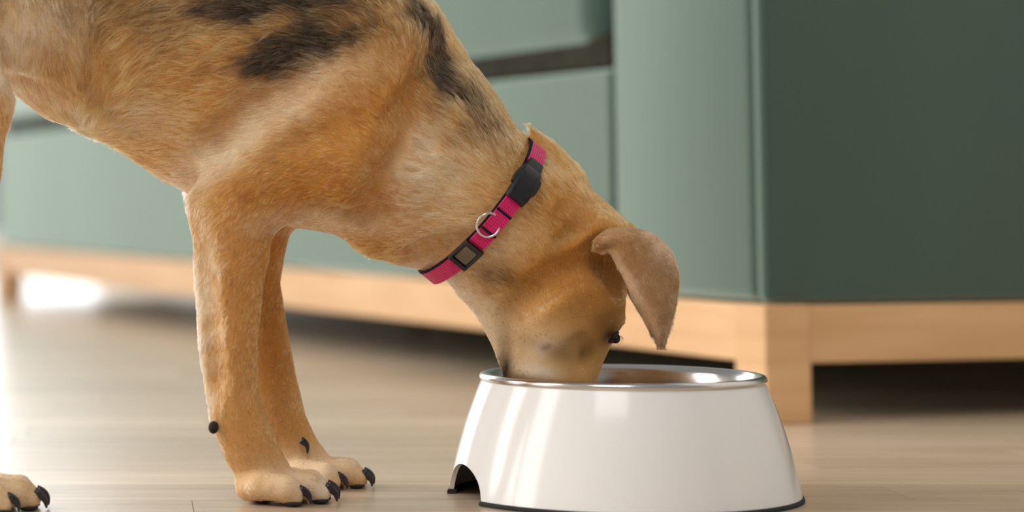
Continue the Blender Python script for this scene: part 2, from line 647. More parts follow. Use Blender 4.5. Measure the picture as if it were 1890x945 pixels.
# trunk and neck
chain([(600, 165, 0, 243), (440, 128, 0, 230)], 0.72, 25)
chain([(440, 128, 0, 230), (160, 58, 0, 172)], 0.74, 25)
chain([(150, 55, 0, 160), (-60, -12, 0, 118), (-190, 20, 0, 120)], 0.85, 10)
chain([(560, 342, 0, 80), (645, 368, 0, 58)], 0.9, 10)
chain([(630, 175, 0, 228), (768, 286, 0, 172)], 0.70, 22)
chain([(640, 10, 0, 95), (500, -20, 0, 90)], 0.6, 25)      # withers
chain([(768, 286, 0, 168), (893, 386, 0, 133)], 0.90, 22)
chain([(715, 405, 0, 72), (800, 430, 0, 64)], 0.7, 14)
chain([(893, 386, 0, 133), (985, 465, 0, 118)], 0.95, 16)
# head
chain([(1010, 402, 0, 94), (1085, 462, 4, 92)], 1.0, 12)
chain([(1052, 490, 4, 106)], 1.0, 10)
chain([(925, 510, 0, 84), (960, 566, 0, 76)], 0.8, 12)
chain([(1048, 575, 3, 102), (1020, 690, 2, 78)], 0.80, 8)
chain([(1020, 690, 2, 78), (1020, 770, 2, 60)], 0.80, 8)
chain([(946, 585, 0, 58), (970, 700, 0, 40), (985, 760, 0, 32)], 0.7, 6)
chain([(1025, 545, -18, 78), (1035, 590, -16, 70)], 0.75, 8)       # cheeks
chain([(1025, 545, 22, 78), (1035, 590, 20, 70)], 0.75, 8)
chain([(1098, 545, -16, 62), (1106, 586, -8, 50)], 0.8, 6)         # brows
chain([(1098, 545, 24, 62), (1100, 580, 22, 50)], 0.8, 6)
chain([(1080, 425, -26, 52), (1150, 440, -30, 34), (1185, 452, -34, 20)], 0.7, 10)   # ear roots
chain([(1080, 425, 30, 52), (1140, 440, 38, 34)], 0.7, 10)
chain([(1045, 340, 0, 42), (1010, 284, -2, 26), (988, 250, -4, 13), (977, 230, -4, 5)], 0.8, 7)   # bunched skin above the collar
# shoulders and fore limbs, near (-1) and far (+1)
for s in (-1, 1):
    chain([(655, 0, 26 * s, 60), (690, 90, 34 * s, 84), (652, 280, 42 * s, 94)], 0.52, 8)
    chain([(655, 305, 44 * s, 84), (430, 372, 46 * s, 80)], 0.56, 9)
    chain([(595, 90, 38 * s, 112), (425, 325, 45 * s, 72)], 0.45, 9)
    chain([(400, 360, 46 * s, 46), (358, 356, 46 * s, 17)], 0.7, 8)
chain([(432, 395, -46, 82), (424, 520, -46, 66), (421, 620, -46, 57), (426, 700, -44, 52), (437, 765, -41, 53), (464, 832, -38, 52), (496, 878, -36, 46)], 0.78, 9)
chain([(470, 400, 41, 70), (462, 520, 41, 57), (476, 600, 41, 55), (497, 700, 41, 52), (516, 780, 41, 52), (545, 832, 41, 48), (572, 858, 41, 42)], 0.78, 9)


def paw(x, y, yo, sc):
    """four toes and the ball of the foot, all resting on the floor"""
    T = []
    k = 1.0 / 3023
    for dx, dyo, ln in ((0, -20, 0), (16, -7, 34), (18, 7, 36), (6, 20, 4)):
        a = list(ctl(x - 45 * sc + dx * sc, y - 36 * sc, yo + dyo * 0.7 * sc, 28 * sc))
        b = list(ctl(x + (dx + ln * 0.75) * sc, y - 32 * sc, yo + dyo * sc, 30 * sc))
        c = list(ctl(x + (14 + dx + ln) * sc, y - 14 * sc, yo + dyo * sc, 22 * sc))
        a[2], b[2], c[2] = 36 * sc * k, 32 * sc * k, 19 * sc * k
        chain([a, b, c], 0.85, 3.5, True)
        T.append((c, b))
    a = list(ctl(x - 66 * sc, y - 28 * sc, yo, 33 * sc))
    b = list(ctl(x - 10 * sc, y - 20 * sc, yo, 26 * sc))
    a[2], b[2] = 32 * sc * k, 24 * sc * k
    chain([a, b], 1.3, 7, True)
    return T


near_toes = paw(528, 918, -36, 0.98)
far_toes = paw(600, 890, 41, 0.92)
# hind limbs
for s in (-1, 1):
    ox = 0 if s < 0 else -120
    chain([(-130 + ox, 20, 36 * s, 120), (-42 + ox, 190, 42 * s, 60)], 0.6, 16)
    chain([(-42 + ox, 190, 42 * s, 60), (-52 + ox, 340, 44 * s, 54), (-125 + ox, 610, 48 * s, 32)], 0.8, 12)
    chain([(-125 + ox, 610, 48 * s, 32), (-92 + ox, 800, 42 * s, 31), (-50 + ox, 892, 32 * s, 38)], 0.85, 9)
hind_toes = paw(-12, 938, -28, 1.02)
hind_far = paw(-175, 890, 34, 0.95)
chain([(172, 118, -26, 44), (40, 62, -32, 70)], 0.4, 10)          # flank fold
chain([(160, 118, 22, 46), (10, 66, 30, 70)], 0.4, 12)
chain([(-250, -20, 0, 50), (-330, 20, 0, 32), (-395, 130, 0, 24), (-420, 290, 0, 12)], 1.0, 12)
# eye socket
carve([(1142, 620, -9, 13)], 1.0, 4)
# folds and furrows of the coat on the near flank
on_surface([(842, 95), (790, 180), (735, 280), (700, 340), (694, 400)], 34, 8.0, carve, 13)
on_surface([(560, 150), (470, 205), (410, 262), (352, 322)], 30, 3.5, carve, 12)
on_surface([(192, 60), (186, 120), (190, 190)], 24, 4.5, carve, 10)
on_surface([(520, 430), (590, 402), (690, 392)], 22, 4.0, carve, 8)
on_surface([(690, 250), (640, 330)], 40, 2.5, chain, 14)
on_surface([(770, 470), (815, 462), (850, 452)], 18, 3.0, carve, 8)
on_surface([(1150, 492), (1085, 486), (1020, 512), (965, 562), (940, 590)], 20, 7.5, carve, 7)
on_surface([(1098, 372), (1066, 415), (1040, 442)], 12, 6.0, carve, 5)
on_surface([(1075, 365), (1030, 405)], 12, 3.2, carve, 5)
on_surface([(1108, 462), (1120, 482), (1138, 508), (1150, 530)], 24, 12.0, carve, 6)
on_surface([(936, 600), (937, 690)], 10, 2.0, carve, 4)
on_surface([(368, 470), (378, 560), (388, 660), (392, 730)], 14, 2.0, carve, 7)
on_surface([(1075, 640), (1085, 670)], 16, 2.0, carve, 6)
# room for the fur, flat soles
FLD += 0.0011
FLD = np.maximum(FLD, (0.0007 - gz)[None, None, :])


def surface_nets(Fd):
    ins = Fd < 0
    n0, n1, n2 = Fd.shape
    cnt = np.zeros((n0 - 1, n1 - 1, n2 - 1), np.uint8)
    offs = [(i, j, k) for i in (0, 1) for j in (0, 1) for k in (0, 1)]
    for (i, j, k) in offs:
        cnt += ins[i:n0 - 1 + i, j:n1 - 1 + j, k:n2 - 1 + k]
    act = (cnt > 0) & (cnt < 8)
    idx = np.argwhere(act)
    vid = np.full(act.shape, -1, np.int32)
    vid[act] = np.arange(len(idx))
    cv = {of: Fd[idx[:, 0] + of[0], idx[:, 1] + of[1], idx[:, 2] + of[2]] for of in offs}
    acc = np.zeros((len(idx), 3), np.float64)
    num = np.zeros(len(idx))
    for of in offs:
        for ax in range(3):
            if of[ax] == 0:
                o2 = list(of)
                o2[ax] = 1
                a, b = cv[of], cv[tuple(o2)]
                cr = (a < 0) != (b < 0)
                t = np.where(cr, a / np.where(cr, a - b, 1), 0)
                p = np.tile(np.array(of, float), (len(idx), 1))
                p[:, ax] += t
                acc[cr] += p[cr]
                num[cr] += 1
    pos = idx + acc / num[:, None]
    quads = []
    for ax in range(3):
        b, c = (ax + 1) % 3, (ax + 2) % 3
        sl0, sl1 = [slice(None)] * 3, [slice(None)] * 3
        sl0[ax], sl1[ax] = slice(0, -1), slice(1, None)
        i0, i1 = ins[tuple(sl0)], ins[tuple(sl1)]
        e = np.argwhere(i0 != i1)
        ok = (e[:, b] > 0) & (e[:, c] > 0) & (e[:, b] < Fd.shape[b] - 1) & (e[:, c] < Fd.shape[c] - 1)
        e = e[ok]
        flip = i1[e[:, 0], e[:, 1], e[:, 2]]

        def cell(db, dc):
            q = e.copy()
            q[:, b] -= db
            q[:, c] -= dc
            return vid[q[:, 0], q[:, 1], q[:, 2]]
        qd = np.stack([cell(0, 0), cell(1, 0), cell(1, 1), cell(0, 1)], 1)
        qd[flip] = qd[flip][:, ::-1]
        quads.append(qd)
    return pos, np.concatenate(quads)


DV, DF = surface_nets(FLD)
DV = DV * VOX + ORG


def grad(P, h=0.003):
    g = np.stack([sample(P + np.eye(3)[a] * h) - sample(P - np.eye(3)[a] * h) for a in range(3)], 1)
    return g / (np.linalg.norm(g, axis=1, keepdims=True) + 1e-9)


# ------------------------------------------------------------------ value noise
LAT = rng.random((32, 32, 32, 3)).astype(np.float32)


def vnoise(P, scale):
    q = P / scale
    i = np.floor(q).astype(int)
    f = q - i
    f = f * f * (3 - 2 * f)
    out = 0
    for a in (0, 1):
        for b in (0, 1):
            for c in (0, 1):
                w = (f[:, 0] if a else 1 - f[:, 0]) * (f[:, 1] if b else 1 - f[:, 1]) * (f[:, 2] if c else 1 - f[:, 2])
                out = out + w[:, None] * LAT[(i[:, 0] + a) % 32, (i[:, 1] + b) % 32, (i[:, 2] + c) % 32]
    return out - 0.5


# ------------------------------------------------------------------ coat maps (side view of the animal, units: 0.32 mm)
def side_uv(P):
    # side elevation of the animal, seen on its near flank (Y = 1.465)
    vx, vy, vz = P[:, 0] - CAM.x, 1.465, P[:, 2] - CAM.z
    w = vy * F_.y + vz * F_.z
    u = PPX + FPX * vx / w
    v = PPY - FPX * (vy * U_.y + vz * U_.z) / w
    return u, v


def blob(u, v, cx, cy, rx, ry, ang=0.0, soft=1.0):
    a = math.radians(ang)
    du, dv = u - cx, v - cy
    p = (du * math.cos(a) + dv * math.sin(a)) / rx
    q = (-du * math.sin(a) + dv * math.cos(a)) / ry
    return np.exp(-(p * p + q * q) ** soft)


def C3(r, g, b):
    return np.array(lin(r, g, b)[:3])


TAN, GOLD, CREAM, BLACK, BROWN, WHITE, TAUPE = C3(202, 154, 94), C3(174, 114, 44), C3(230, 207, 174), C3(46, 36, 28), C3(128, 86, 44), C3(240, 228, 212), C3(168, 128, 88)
# (colour, u, v, ru, rv, angle, weight)
COAT = [
    (GOLD, 660, 260, 150, 140, 0, 0.85), (GOLD, 560, 360, 180, 66, 0, 0.92), (GOLD, 430, 540, 90, 200, 0, 0.65), (GOLD, 520, 620, 60, 230, 0, 0.75),
    (GOLD, 420, 150, 130, 70, 0, 0.5), (GOLD, 250, 260, 120, 30, 38, 0.6), (GOLD, 1060, 400, 120, 60, 35, 0.6), (GOLD, 1080, 540, 90, 90, 0, 0.55),
    (GOLD, 720, 470, 120, 30, 10, 0.55), (GOLD, -10, 200, 30, 300, 0, 0.5), (GOLD, 730, 130, 60, 150, -25, 0.7),
    (CREAM, 440, 265, 150, 34, -36, 0.85), (CREAM, 390, 300, 70, 24, -36, 0.5), (CREAM, 600, 140, 130, 50, -10, 0.4), (CREAM, 290, 220, 90, 40, 20, 0.35),  # first two creams paint the lit highlight along the shoulder ridge
    (CREAM, 60, 60, 90, 60, 0, 0.6), (CREAM, 30, 130, 40, 70, 0, 0.7), (CREAM, 130, 200, 90, 22, 25, 0.6), (TAUPE, 110, 140, 70, 50, 0, 0.5),
    (CREAM, 800, 320, 85, 80, 0, 0.75), (CREAM, 850, 420, 60, 60, 0, 0.3), (CREAM, 620, 412, 110, 26, 0, 0.7), (CREAM, 930, 470, 60, 40, -40, 0.55),
    (WHITE, 842, 548, 70, 30, 45, 0.95), (WHITE, 900, 612, 60, 24, 52, 0.8), (CREAM, 890, 580, 60, 40, 50, 0.9), (CREAM, 925, 640, 30, 60, 0, 0.7),
    (CREAM, 370, 620, 20, 200, 0, 0.85), (CREAM, 530, 890, 90, 40, 0, 0.6), (WHITE, 600, 905, 45, 30, 0, 0.6), (CREAM, 650, 875, 60, 40, 0, 0.6), (CREAM, 20, 900, 80, 50, 0, 0.75),
    (TAN, 1010, 640, 70, 60, 0, 0.5), (CREAM, 990, 640, 60, 45, 0, 0.5), (BROWN, 1100, 650, 14, 26, 20, 0.5), (BROWN, 1135, 545, 46, 56, 0, 0.6), (BROWN, 1125, 500, 34, 30, 40, 0.55), (GOLD, 1060, 520, 80, 60, 0, 0.5), (BROWN, 1128, 605, 30, 18, 0, 0.4),  # brown under the ear hood: inner-ear hair plus painted shade of the hollow
    (BROWN, 930, 510, 40, 22, 30, 0.45), (BROWN, 1050, 430, 12, 40, 40, 0.5), (WHITE, 1005, 690, 40, 16, 10, 0.5), (BLACK, 975, 705, 40, 10, 8, 0.6),
    (BLACK, 953, 692, 12, 36, 0, 1.0), (BLACK, 1010, 712, 60, 9, 4, 0.6), (WHITE, 1015, 646, 14, 14, 0, 0.5), (BROWN, 1016, 644, 6, 6, 0, 0.7), (BLACK, 1140, 622, 20, 14, -30, 0.9), (BLACK, 1084, 655, 6, 14, 0, 0.45),
]


def coat_color(P, hairs=False):
    u, v = side_uv(P)
    n1 = vnoise(P, 0.018)
    n2 = vnoise(P + 3.1, 0.006)
    # warp so that the borders of the patches are ragged along the hair
    hd = np.clip((980 - u) / 80, 0.2, 1)
    u = u + hd * (44 * n1[:, 0] + 30 * n2[:, 0])
    v = v + hd * (24 * n1[:, 1] + 12 * n2[:, 1])
    col = np.tile(TAN, (len(P), 1))
    for c, cx, cy, rx, ry, ang, w in COAT:
        a = (blob(u, v, cx, cy, rx, ry, ang) * w)[:, None]
        col = col * (1 - a) + c * a
    # black saddle and nape
    s = 0.95 * blob(u, v, 565, 88, 105, 44, -10, 1.4) + 0.75 * blob(u, v, 490, 125, 60, 24, -12) + 0.85 * blob(u, v, 560, 5, 130, 34, -4) + 0.8 * blob(u, v, 450, 5, 60, 30, 0)
    s = s + 0.95 * blob(u, v, 800, 50, 90, 24, 57, 1.2) + 0.75 * blob(u, v, 872, 190, 110, 46, 52) + 0.6 * blob(u, v, 825, 135, 70, 28, 60) + 0.35 * blob(u, v, 690, 40, 90, 40, 0)
    s = s + 0.9 * blob(u, v, 300, -110, 500, 90, 0) + 0.30 * blob(u, v, 180, 30, 140, 50, 0) + 0.25 * blob(u, v, 330, 60, 120, 50, 0) + 0.3 * blob(u, v, 930, 515, 40, 20, 30)
    s = np.clip(s + 0.5 * s * (n2[:, 2] + n1[:, 2]), 0, 0.95)
    if hairs:                       # brindle: single dark hairs between light ones
        s = np.where(rng.random(len(P)) < s ** 0.9, 0.55 + 0.42 * np.minimum(1, s * 1.2), 0.25 * s)
    s = s[:, None]
    col = col * (1 - s) + BLACK * s
    return col


def interp_field(u, v, table, sigma):
    num = 0
    den = 1e-6
    for row in table:
        w = np.exp(-((u - row[0]) ** 2 + (v - row[1]) ** 2) / (2 * sigma * sigma)) + 1e-7 / (1 + ((u - row[0]) ** 2 + (v - row[1]) ** 2) / 1e4)
        num = num + w[:, None] * np.array(row[2:], float)[None, :]
        den = den + w
    return num / den[:, None]


FLOW = [  # u, v -> direction of the hair tips (right, down)
    (560, 60, -1, .05), (460, 60, -1, .1), (460, 180, -1, .05), (400, 240, -1, -.12), (300, 200, -1, -.05), (250, 60, -.9, .3), (230, 140, -.75, .6), (205, 210, -.65, .75),
    (190, 120, -.3, .95), (150, 90, .35, .95), (130, 160, .35, .95), (70, 60, .1, 1), (60, 150, .1, 1), (10, 100, 0, 1), (0, 300, 0, 1), (260, 270, -.85, .3), (330, 310, -.95, -.1),
    (380, 330, -.85, .5), (450, 290, -.95, .3), (560, 300, -1, .02), (520, 220, -1, .02), (620, 100, -.95, -.2), (640, 200, -.8, -.5), (700, 130, -.8, -.6), (690, 250, -.7, -.6),
    (660, 330, -1, -.1), (600, 380, -1, .15), (760, 60, -.5, -.85), (740, 200, -.6, -.75), (800, 120, -.6, -.8), (880, 200, -.66, -.75), (840, 280, -.85, -.5), (780, 320, -.97, -.2),
    (860, 380, -.9, -.4), (760, 400, -.9, .2), (720, 440, -.8, .5), (800, 460, -.85, .3), (640, 420, -.9, .4), (500, 380, -.8, .6), (430, 420, -.5, .85), (370, 370, -.3, .95),
    (430, 520, -.25, 1), (425, 620, -.2, 1), (430, 720, 0, 1), (470, 820, .35, 1), (520, 870, .8, .6), (590, 890, .8, .5), (360, 560, -.3, 1), (370, 700, -.2, 1), (520, 600, .1, 1), (540, 720, .2, 1), (575, 800, .4, 1), (640, 860, .8, .5),
    (20, 900, .9, .4), (960, 330, -.7, -.7), (990, 260, -.5, -.85), (1010, 290, -.6, -.8), (1030, 330, -.7, -.7), (1000, 400, -.75, -.6), (940, 470, -.8, -.5), (1080, 400, -.6, -.7), (1140, 420, -.5, -.8), (900, 540, -.8, -.6),
    (960, 520, -.5, -.8), (1040, 500, -.2, -1), (1010, 600, -.15, -1), (1080, 580, 0, -1), (1100, 660, .1, -1), (1020, 690, -.1, -1), (940, 650, -.3, -1), (850, 550, -.8, -.5),
]
LENS = [  # u, v -> length in px
    (500, 100, 40), (380, 60, 40), (300, 150, 42), (200, 220, 42), (400, 220, 38), (100, 100, 34), (60, 150, 36), (10, 200, 22), (330, 310, 26), (450, 280, 24), (600, 250, 20), (650, 350, 17), (600, 410, 13),
    (720, 150, 22), (850, 180, 42), (820, 320, 42), (740, 430, 26), (800, 470, 24), (985, 255, 26), (960, 300, 26), (1030, 340, 28), (990, 420, 30), (940, 480, 32), (990, 500, 24), (860, 550, 20), (1040, 430, 18), (1100, 420, 14),
    (1040, 520, 10), (1010, 600, 8), (1020, 690, 7), (1100, 600, 7), (940, 640, 8), (430, 420, 16), (430, 600, 13), (360, 600, 26), (350, 500, 24), (372, 700, 24), (440, 760, 12), (520, 870, 9), (600, 900, 8),
    (500, 520, 11), (530, 700, 10), (640, 860, 8), (20, 900, 9), (0, 400, 14),
]

# ------------------------------------------------------------------ dog objects
DOG_BASE = Vector((-0.16, 1.50, 0.0))
dog = empty('dog', DOG_BASE)
tag(dog, 'tan short-haired dog with black saddle bending its head down into the white bowl', 'dog')
me = bpy.data.meshes.new('body')
me.vertices.add(len(DV))
me.vertices.foreach_set('co', DV.astype(np.float32).ravel())
me.loops.add(len(DF) * 4)
me.loops.foreach_set('vertex_index', DF.astype(np.int32).ravel())
me.polygons.add(len(DF))
me.polygons.foreach_set('loop_start', np.arange(0, len(DF) * 4, 4, dtype=np.int32))
me.update(calc_edges=True)
me.validate()
ca = me.color_attributes.new('coat', 'FLOAT_COLOR', 'POINT')
cc = np.ones((len(DV), 4), np.float32)
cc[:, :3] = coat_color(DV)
ca.data.foreach_set('color', cc.ravel())
body = link('body', me, M['skin'], dog, True)


def make_fur(name, roots, nrm, tang, length, color, parent, lift=0.42, npt=5, rad=0.00015, clump=0.72, clump_n=10000):
    N = len(roots)
    t = tang - nrm * np.sum(tang * nrm, 1, keepdims=True)
    t /= np.linalg.norm(t, axis=1, keepdims=True) + 1e-9
    w1 = vnoise(roots, 0.011)
    w2 = vnoise(roots + 7.7, 0.004)
    b = np.cross(nrm, t)
    ang = 0.55 * w1[:, 0] + 0.6 * w2[:, 0] + rng.normal(0, 0.10, N)
    t = t * np.cos(ang)[:, None] + b * np.sin(ang)[:, None]
    L = length * rng.uniform(0.65, 1.15, N)
    lf = lift * (0.75 + 0.9 * w1[:, 1] + 0.5 * rng.random(N))
    # curl of the hair along its length
    curl = 0.35 * w2[:, 1] + rng.normal(0, 0.12, N)
    P = np.zeros((N, npt, 3), np.float32)
    for i in range(npt):
        s = i / (npt - 1)
        P[:, i] = roots + (L * s)[:, None] * t * 0.95 + nrm * (L * lf * (s - 0.62 * s * s) - 0.0004)[:, None] + b * (L * curl * s * s)[:, None]
    if clump > 0:
        nc = min(clump_n, N // 6)
        ci = rng.choice(N, nc, replace=False)
        kd = kdtree.KDTree(nc)
        for j, c in enumerate(ci):
            kd.insert(roots[c], j)
        kd.balance()
        near = np.fromiter((kd.find(r)[1] for r in roots), np.int32, N)
        tgt = P[ci[near]]
        amt = clump * rng.uniform(0.5, 1.2, N)
        dist = np.linalg.norm(roots - roots[ci[near]], axis=1)
        amt = amt * np.clip(1.4 - dist / 0.006, 0, 1)
        for i in range(1, npt):
            s = i / (npt - 1)
            a = (amt * s ** 1.2)[:, None]
            P[:, i] = P[:, i] * (1 - a) + (tgt[:, i] + (roots - roots[ci[near]]) * 0.25) * a
    P[:, :, 2] = np.maximum(P[:, :, 2], 0.0003)
    cu = bpy.data.hair_curves.new(name)
    cu.add_curves([npt] * N)
    cu.attributes['position'].data.foreach_set('vector', P.ravel())
    ra = cu.attributes.new('radius', 'FLOAT', 'POINT')
    prof_ = np.array([1.0, 0.95, 0.8, 0.55, 0.15], np.float32) if npt == 5 else np.linspace(1, .15, npt).astype(np.float32)
    ra.data.foreach_set('value', (rad * rng.uniform(0.7, 1.2, N)[:, None] * prof_[None, :]).astype(np.float32).ravel())
    at_ = cu.attributes.new('coat', 'FLOAT_COLOR', 'CURVE')
    c4 = np.ones((N, 4), np.float32)
    k = np.exp(rng.normal(0, 0.34, N) + 1.1 * w2[:, 2] + 0.3 * w1[:, 2] - 0.05)
    c4[:, :3] = np.clip(color * k[:, None], 0.004, 0.92)
    at_.data.foreach_set('color', c4.ravel())
    o = bpy.data.objects.new(name, cu)
    scene.collection.objects.link(o)
    cu.materials.append(M['fur'])
    o.parent = parent
    o.matrix_parent_inverse = parent.matrix_world.inverted() if parent.type == 'EMPTY' else Matrix.Identity(4)
    tag(o, kind='stuff')
    return o


# ---- collar ring plane (needed by the fur, which lies flat below the strap)
CTOP, CBOT = at(986, 268, 1.502), at(800, 505, 1.502)
CC = (CTOP + CBOT) / 2
E1 = (CTOP - CBOT).normalized()
E2 = (at(923, 404, 1.502 - 0.046) - CC).normalized()
E2 = (E2 - E1 * E2.dot(E1)).normalized()
CN = E1.cross(E2).normalized()
if CN.x < 0:
    CN = -CN
CCn, CNn = np.array(CC), np.array(CN)

# ---- fur on the body
tri = np.concatenate([DF[:, [0, 1, 2]], DF[:, [0, 2, 3]]])
A, B, Cc = DV[tri[:, 0]], DV[tri[:, 1]], DV[tri[:, 2]]
ar = 0.5 * np.linalg.norm(np.cross(B - A, Cc - A), axis=1)
ctr = (A + B + Cc) / 3
fn = np.cross(B - A, Cc - A)
fn /= np.linalg.norm(fn, axis=1, keepdims=True) + 1e-12
cu_, cv_ = side_uv(ctr)
dens = np.ones(len(tri))
dens[fn[:, 1] > 0.35] = 0.22                        # far side
dens[(cu_ < -25) | (cv_ < -30)] *= 0.3              # beyond the picture
shortness = interp_field(cu_, cv_, LENS, 55)[:, 0]
dens *= np.clip(22.0 / shortness, 0.9, 2.2)
dens[ctr[:, 2] < 0.0012] = 0.0
dens[(ctr[:, 2] < 0.066) & (cu_ > 880)] *= 0.3      # muzzle inside the bowl
NH = 260000
pr = ar * dens
pick = rng.choice(len(tri), NH, p=pr / pr.sum())
r1, r2 = np.sqrt(rng.random(NH)), rng.random(NH)
roots = A[pick] * (1 - r1)[:, None] + B[pick] * (r1 * (1 - r2))[:, None] + Cc[pick] * (r1 * r2)[:, None]
nrm = grad(roots)
u, v = side_uv(roots)
fl = interp_field(u, v, FLOW, 38)
tang = np.stack([fl[:, 0], np.zeros(NH), -fl[:, 1]], 1) + nrm[:, :] * 0
tang[:, 1] += 0.06 * np.sign(nrm[:, 1])
ln_ = interp_field(u, v, LENS, 40)[:, 0] / 3023.0
# hair pressed down by the collar
sd_ = (roots - CCn) @ CNn
rad_c = np.linalg.norm(roots - CCn, axis=1)
under = (np.abs(sd_) < 0.0058) & (rad_c < 0.085)
behind = (sd_ >= 0.0058) & (sd_ < 0.012) & (rad_c < 0.085)
spike = (u > 972) & (v < 272)
under &= ~spike
behind &= ~spike
ln_[under] = 0.0012
ln_[behind] = np.minimum(ln_[behind], 0.0024)
near_eye = np.linalg.norm(roots - np.array(at(1141, 621, 1.496)), axis=1)
ln_[near_eye < 0.006] *= 0.35
mole = np.linalg.norm(np.stack([u - 1015, v - 645], 1), axis=1)
ln_[mole < 11] *= 0.4
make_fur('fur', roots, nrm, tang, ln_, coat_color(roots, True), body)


# ------------------------------------------------------------------ ears
def ear_mesh(name, Ledge, Redge, Yb, Yt, bulge, thick, off=(0, 0), sc=1.0, flip=1.0):
    nt, ns = 36, 18

    def curve(pts, t):
        # Catmull-Rom through the outline points, by index
        n = len(pts) - 1
        x = t * n
        i = min(int(x), n - 1)
        f = x - i
        p = [Vector(pts[max(0, min(n, i + d))]) for d in (-1, 0, 1, 2)]
        return 0.5 * ((2 * p[1]) + (-p[0] + p[2]) * f + (2 * p[0] - 5 * p[1] + 4 * p[2] - p[3]) * f * f + (-p[0] + 3 * p[1] - 3 * p[2] + p[3]) * f ** 3)
    top, bot = [], []
    for i in range(nt + 1):
        t = i / nt
        l_, r_ = curve(Ledge, t), curve(Redge, t)
        for j in range(ns + 1):
            s = j / ns
            q = l_.lerp(r_, s)
            px = 1150 + (q[0] - 1150) * sc + off[0]
            py = 480 + (q[1] - 480) * sc + off[1]
            Y = Yb + (Yt - Yb) * t
            dome = math.sin(math.pi * min(1, s * 0.9 + 0.05)) ** 0.8
            roll_ = -0.0075 * max(0, 1 - s / 0.16) ** 1.5 * min(1.0, 4 * t) * max(0, 1 - 1.3 * t)         # rolled front edge
            edge = min(1.0, 4.0 * min(s, 1 - s) + 0.0) ** 0.5 * min(1.0, (1 - t) * 9) ** 0.5
            th = thick * (0.25 + 0.75 * edge) * (1.2 - 0.5 * t)
            Y1 = Y - flip * bulge * dome * (1 - 0.5 * t) + flip * roll_
            top.append(at(px, py, Y1 - flip * th / 2))
            bot.append(at(px, py, Y1 + flip * th / 2))
    n1 = ns + 1
    V = top + bot
    N = len(top)
    Fc = []
    for i in range(nt):
        for j in range(ns):
            a = i * n1 + j
            Fc.append((a, a + 1, a + n1 + 1, a + n1))
            Fc.append((N + a, N + a + n1, N + a + n1 + 1, N + a + 1))
    loop = [j for j in range(n1)] + [i * n1 + ns for i in range(1, nt + 1)] + [nt * n1 + j for j in range(ns - 1, -1, -1)] + [i * n1 for i in range(nt - 1, 0, -1)]
    for a, b in zip(loop, loop[1:] + loop[:1]):
        Fc.append((a, N + a, N + b, b))
    return fix_normals(mesh_from(name, V, Fc))


EL = [(1093, 458), (1105, 465), (1122, 464), (1136, 486), (1152, 516), (1169, 556), (1188, 588), (1203, 614), (1214, 640)]
ER = [(1097, 440), (1122, 424), (1162, 420), (1206, 433), (1238, 464), (1252, 505), (1250, 548), (1238, 600), (1225, 640)]
EAR_C = {'base': C3(168, 122, 76), 'flap': C3(150, 112, 74), 'tip': C3(122, 82, 50), 'edge': C3(214, 178, 142)}


def build_ear(label, Yb, Yt, bulge, off, sc, flip, nh):
    me = ear_mesh('ear', EL, ER, Yb, Yt, bulge, 0.0036, off, sc, flip)
    V = np.array([v_.co[:] for v_ in me.vertices])

    def ecol(P):
        u, v = side_uv(P)
        c = np.tile(EAR_C['flap'], (len(P), 1))
        a = blob(u, v, 1120, 425, 60, 40)[:, None]
        c = c * (1 - a) + EAR_C['base'] * a
        a = blob(u, v, 1216, 640, 24, 36)[:, None]
        c = c * (1 - a) + EAR_C['tip'] * a
        a = (0.8 * blob(u, v, 1225, 450, 50, 25, 40))[:, None]
        c = c * (1 - a) + EAR_C['edge'] * a
        a = (0.85 * blob(u, v, 1148, 508, 62, 9, 62))[:, None]
        c = c * (1 - a) + EAR_C['edge'] * a
        return c
    ca = me.color_attributes.new('coat', 'FLOAT_COLOR', 'POINT')
    c4 = np.ones((len(V), 4), np.float32)
    c4[:, :3] = ecol(V)
    ca.data.foreach_set('color', c4.ravel())
    e = link('ear', me, M['skin'], dog, True)
    tag(e, label)
    me.calc_loop_triangles()
    tr = np.array([t_.vertices[:] for t_ in me.loop_triangles])
    VN = np.array([v_.normal[:] for v_ in me.vertices])
    a, b, c = V[tr[:, 0]], V[tr[:, 1]], V[tr[:, 2]]
    w = 0.5 * np.linalg.norm(np.cross(b - a, c - a), axis=1)
    pk = rng.choice(len(tr), nh, p=w / w.sum())
    q1, q2 = np.sqrt(rng.random(nh)), rng.random(nh)
    wt = np.stack([1 - q1, q1 * (1 - q2), q1 * q2], 1)
    rt = sum(V[tr[pk, i]] * wt[:, i:i + 1] for i in range(3))
    nn = sum(VN[tr[pk, i]] * wt[:, i:i + 1] for i in range(3))
    nn /= np.linalg.norm(nn, axis=1, keepdims=True)
    tg = np.tile(np.array([0.35, 0.0, -0.9]), (nh, 1))
    u, v = side_uv(rt)
    top_ = np.clip((470 - v) / 60, 0, 1)[:, None]
    tg = tg * (1 - top_) + np.array([0.9, 0, -0.25]) * top_
    make_fur('fur', rt, nn, tg, np.full(nh, 0.0036), ecol(rt), e, lift=0.35, rad=0.00013, clump=0.35, clump_n=2500)
    return e


build_ear('near ear flap folded over and hanging down', 1.4645, 1.452, 0.010, (0, 0), 1.0, 1.0, 30000)
build_ear('far ear mostly hidden behind the head', 1.540, 1.548, 0.010, (-8, -6), 0.93, -1.0, 8000)


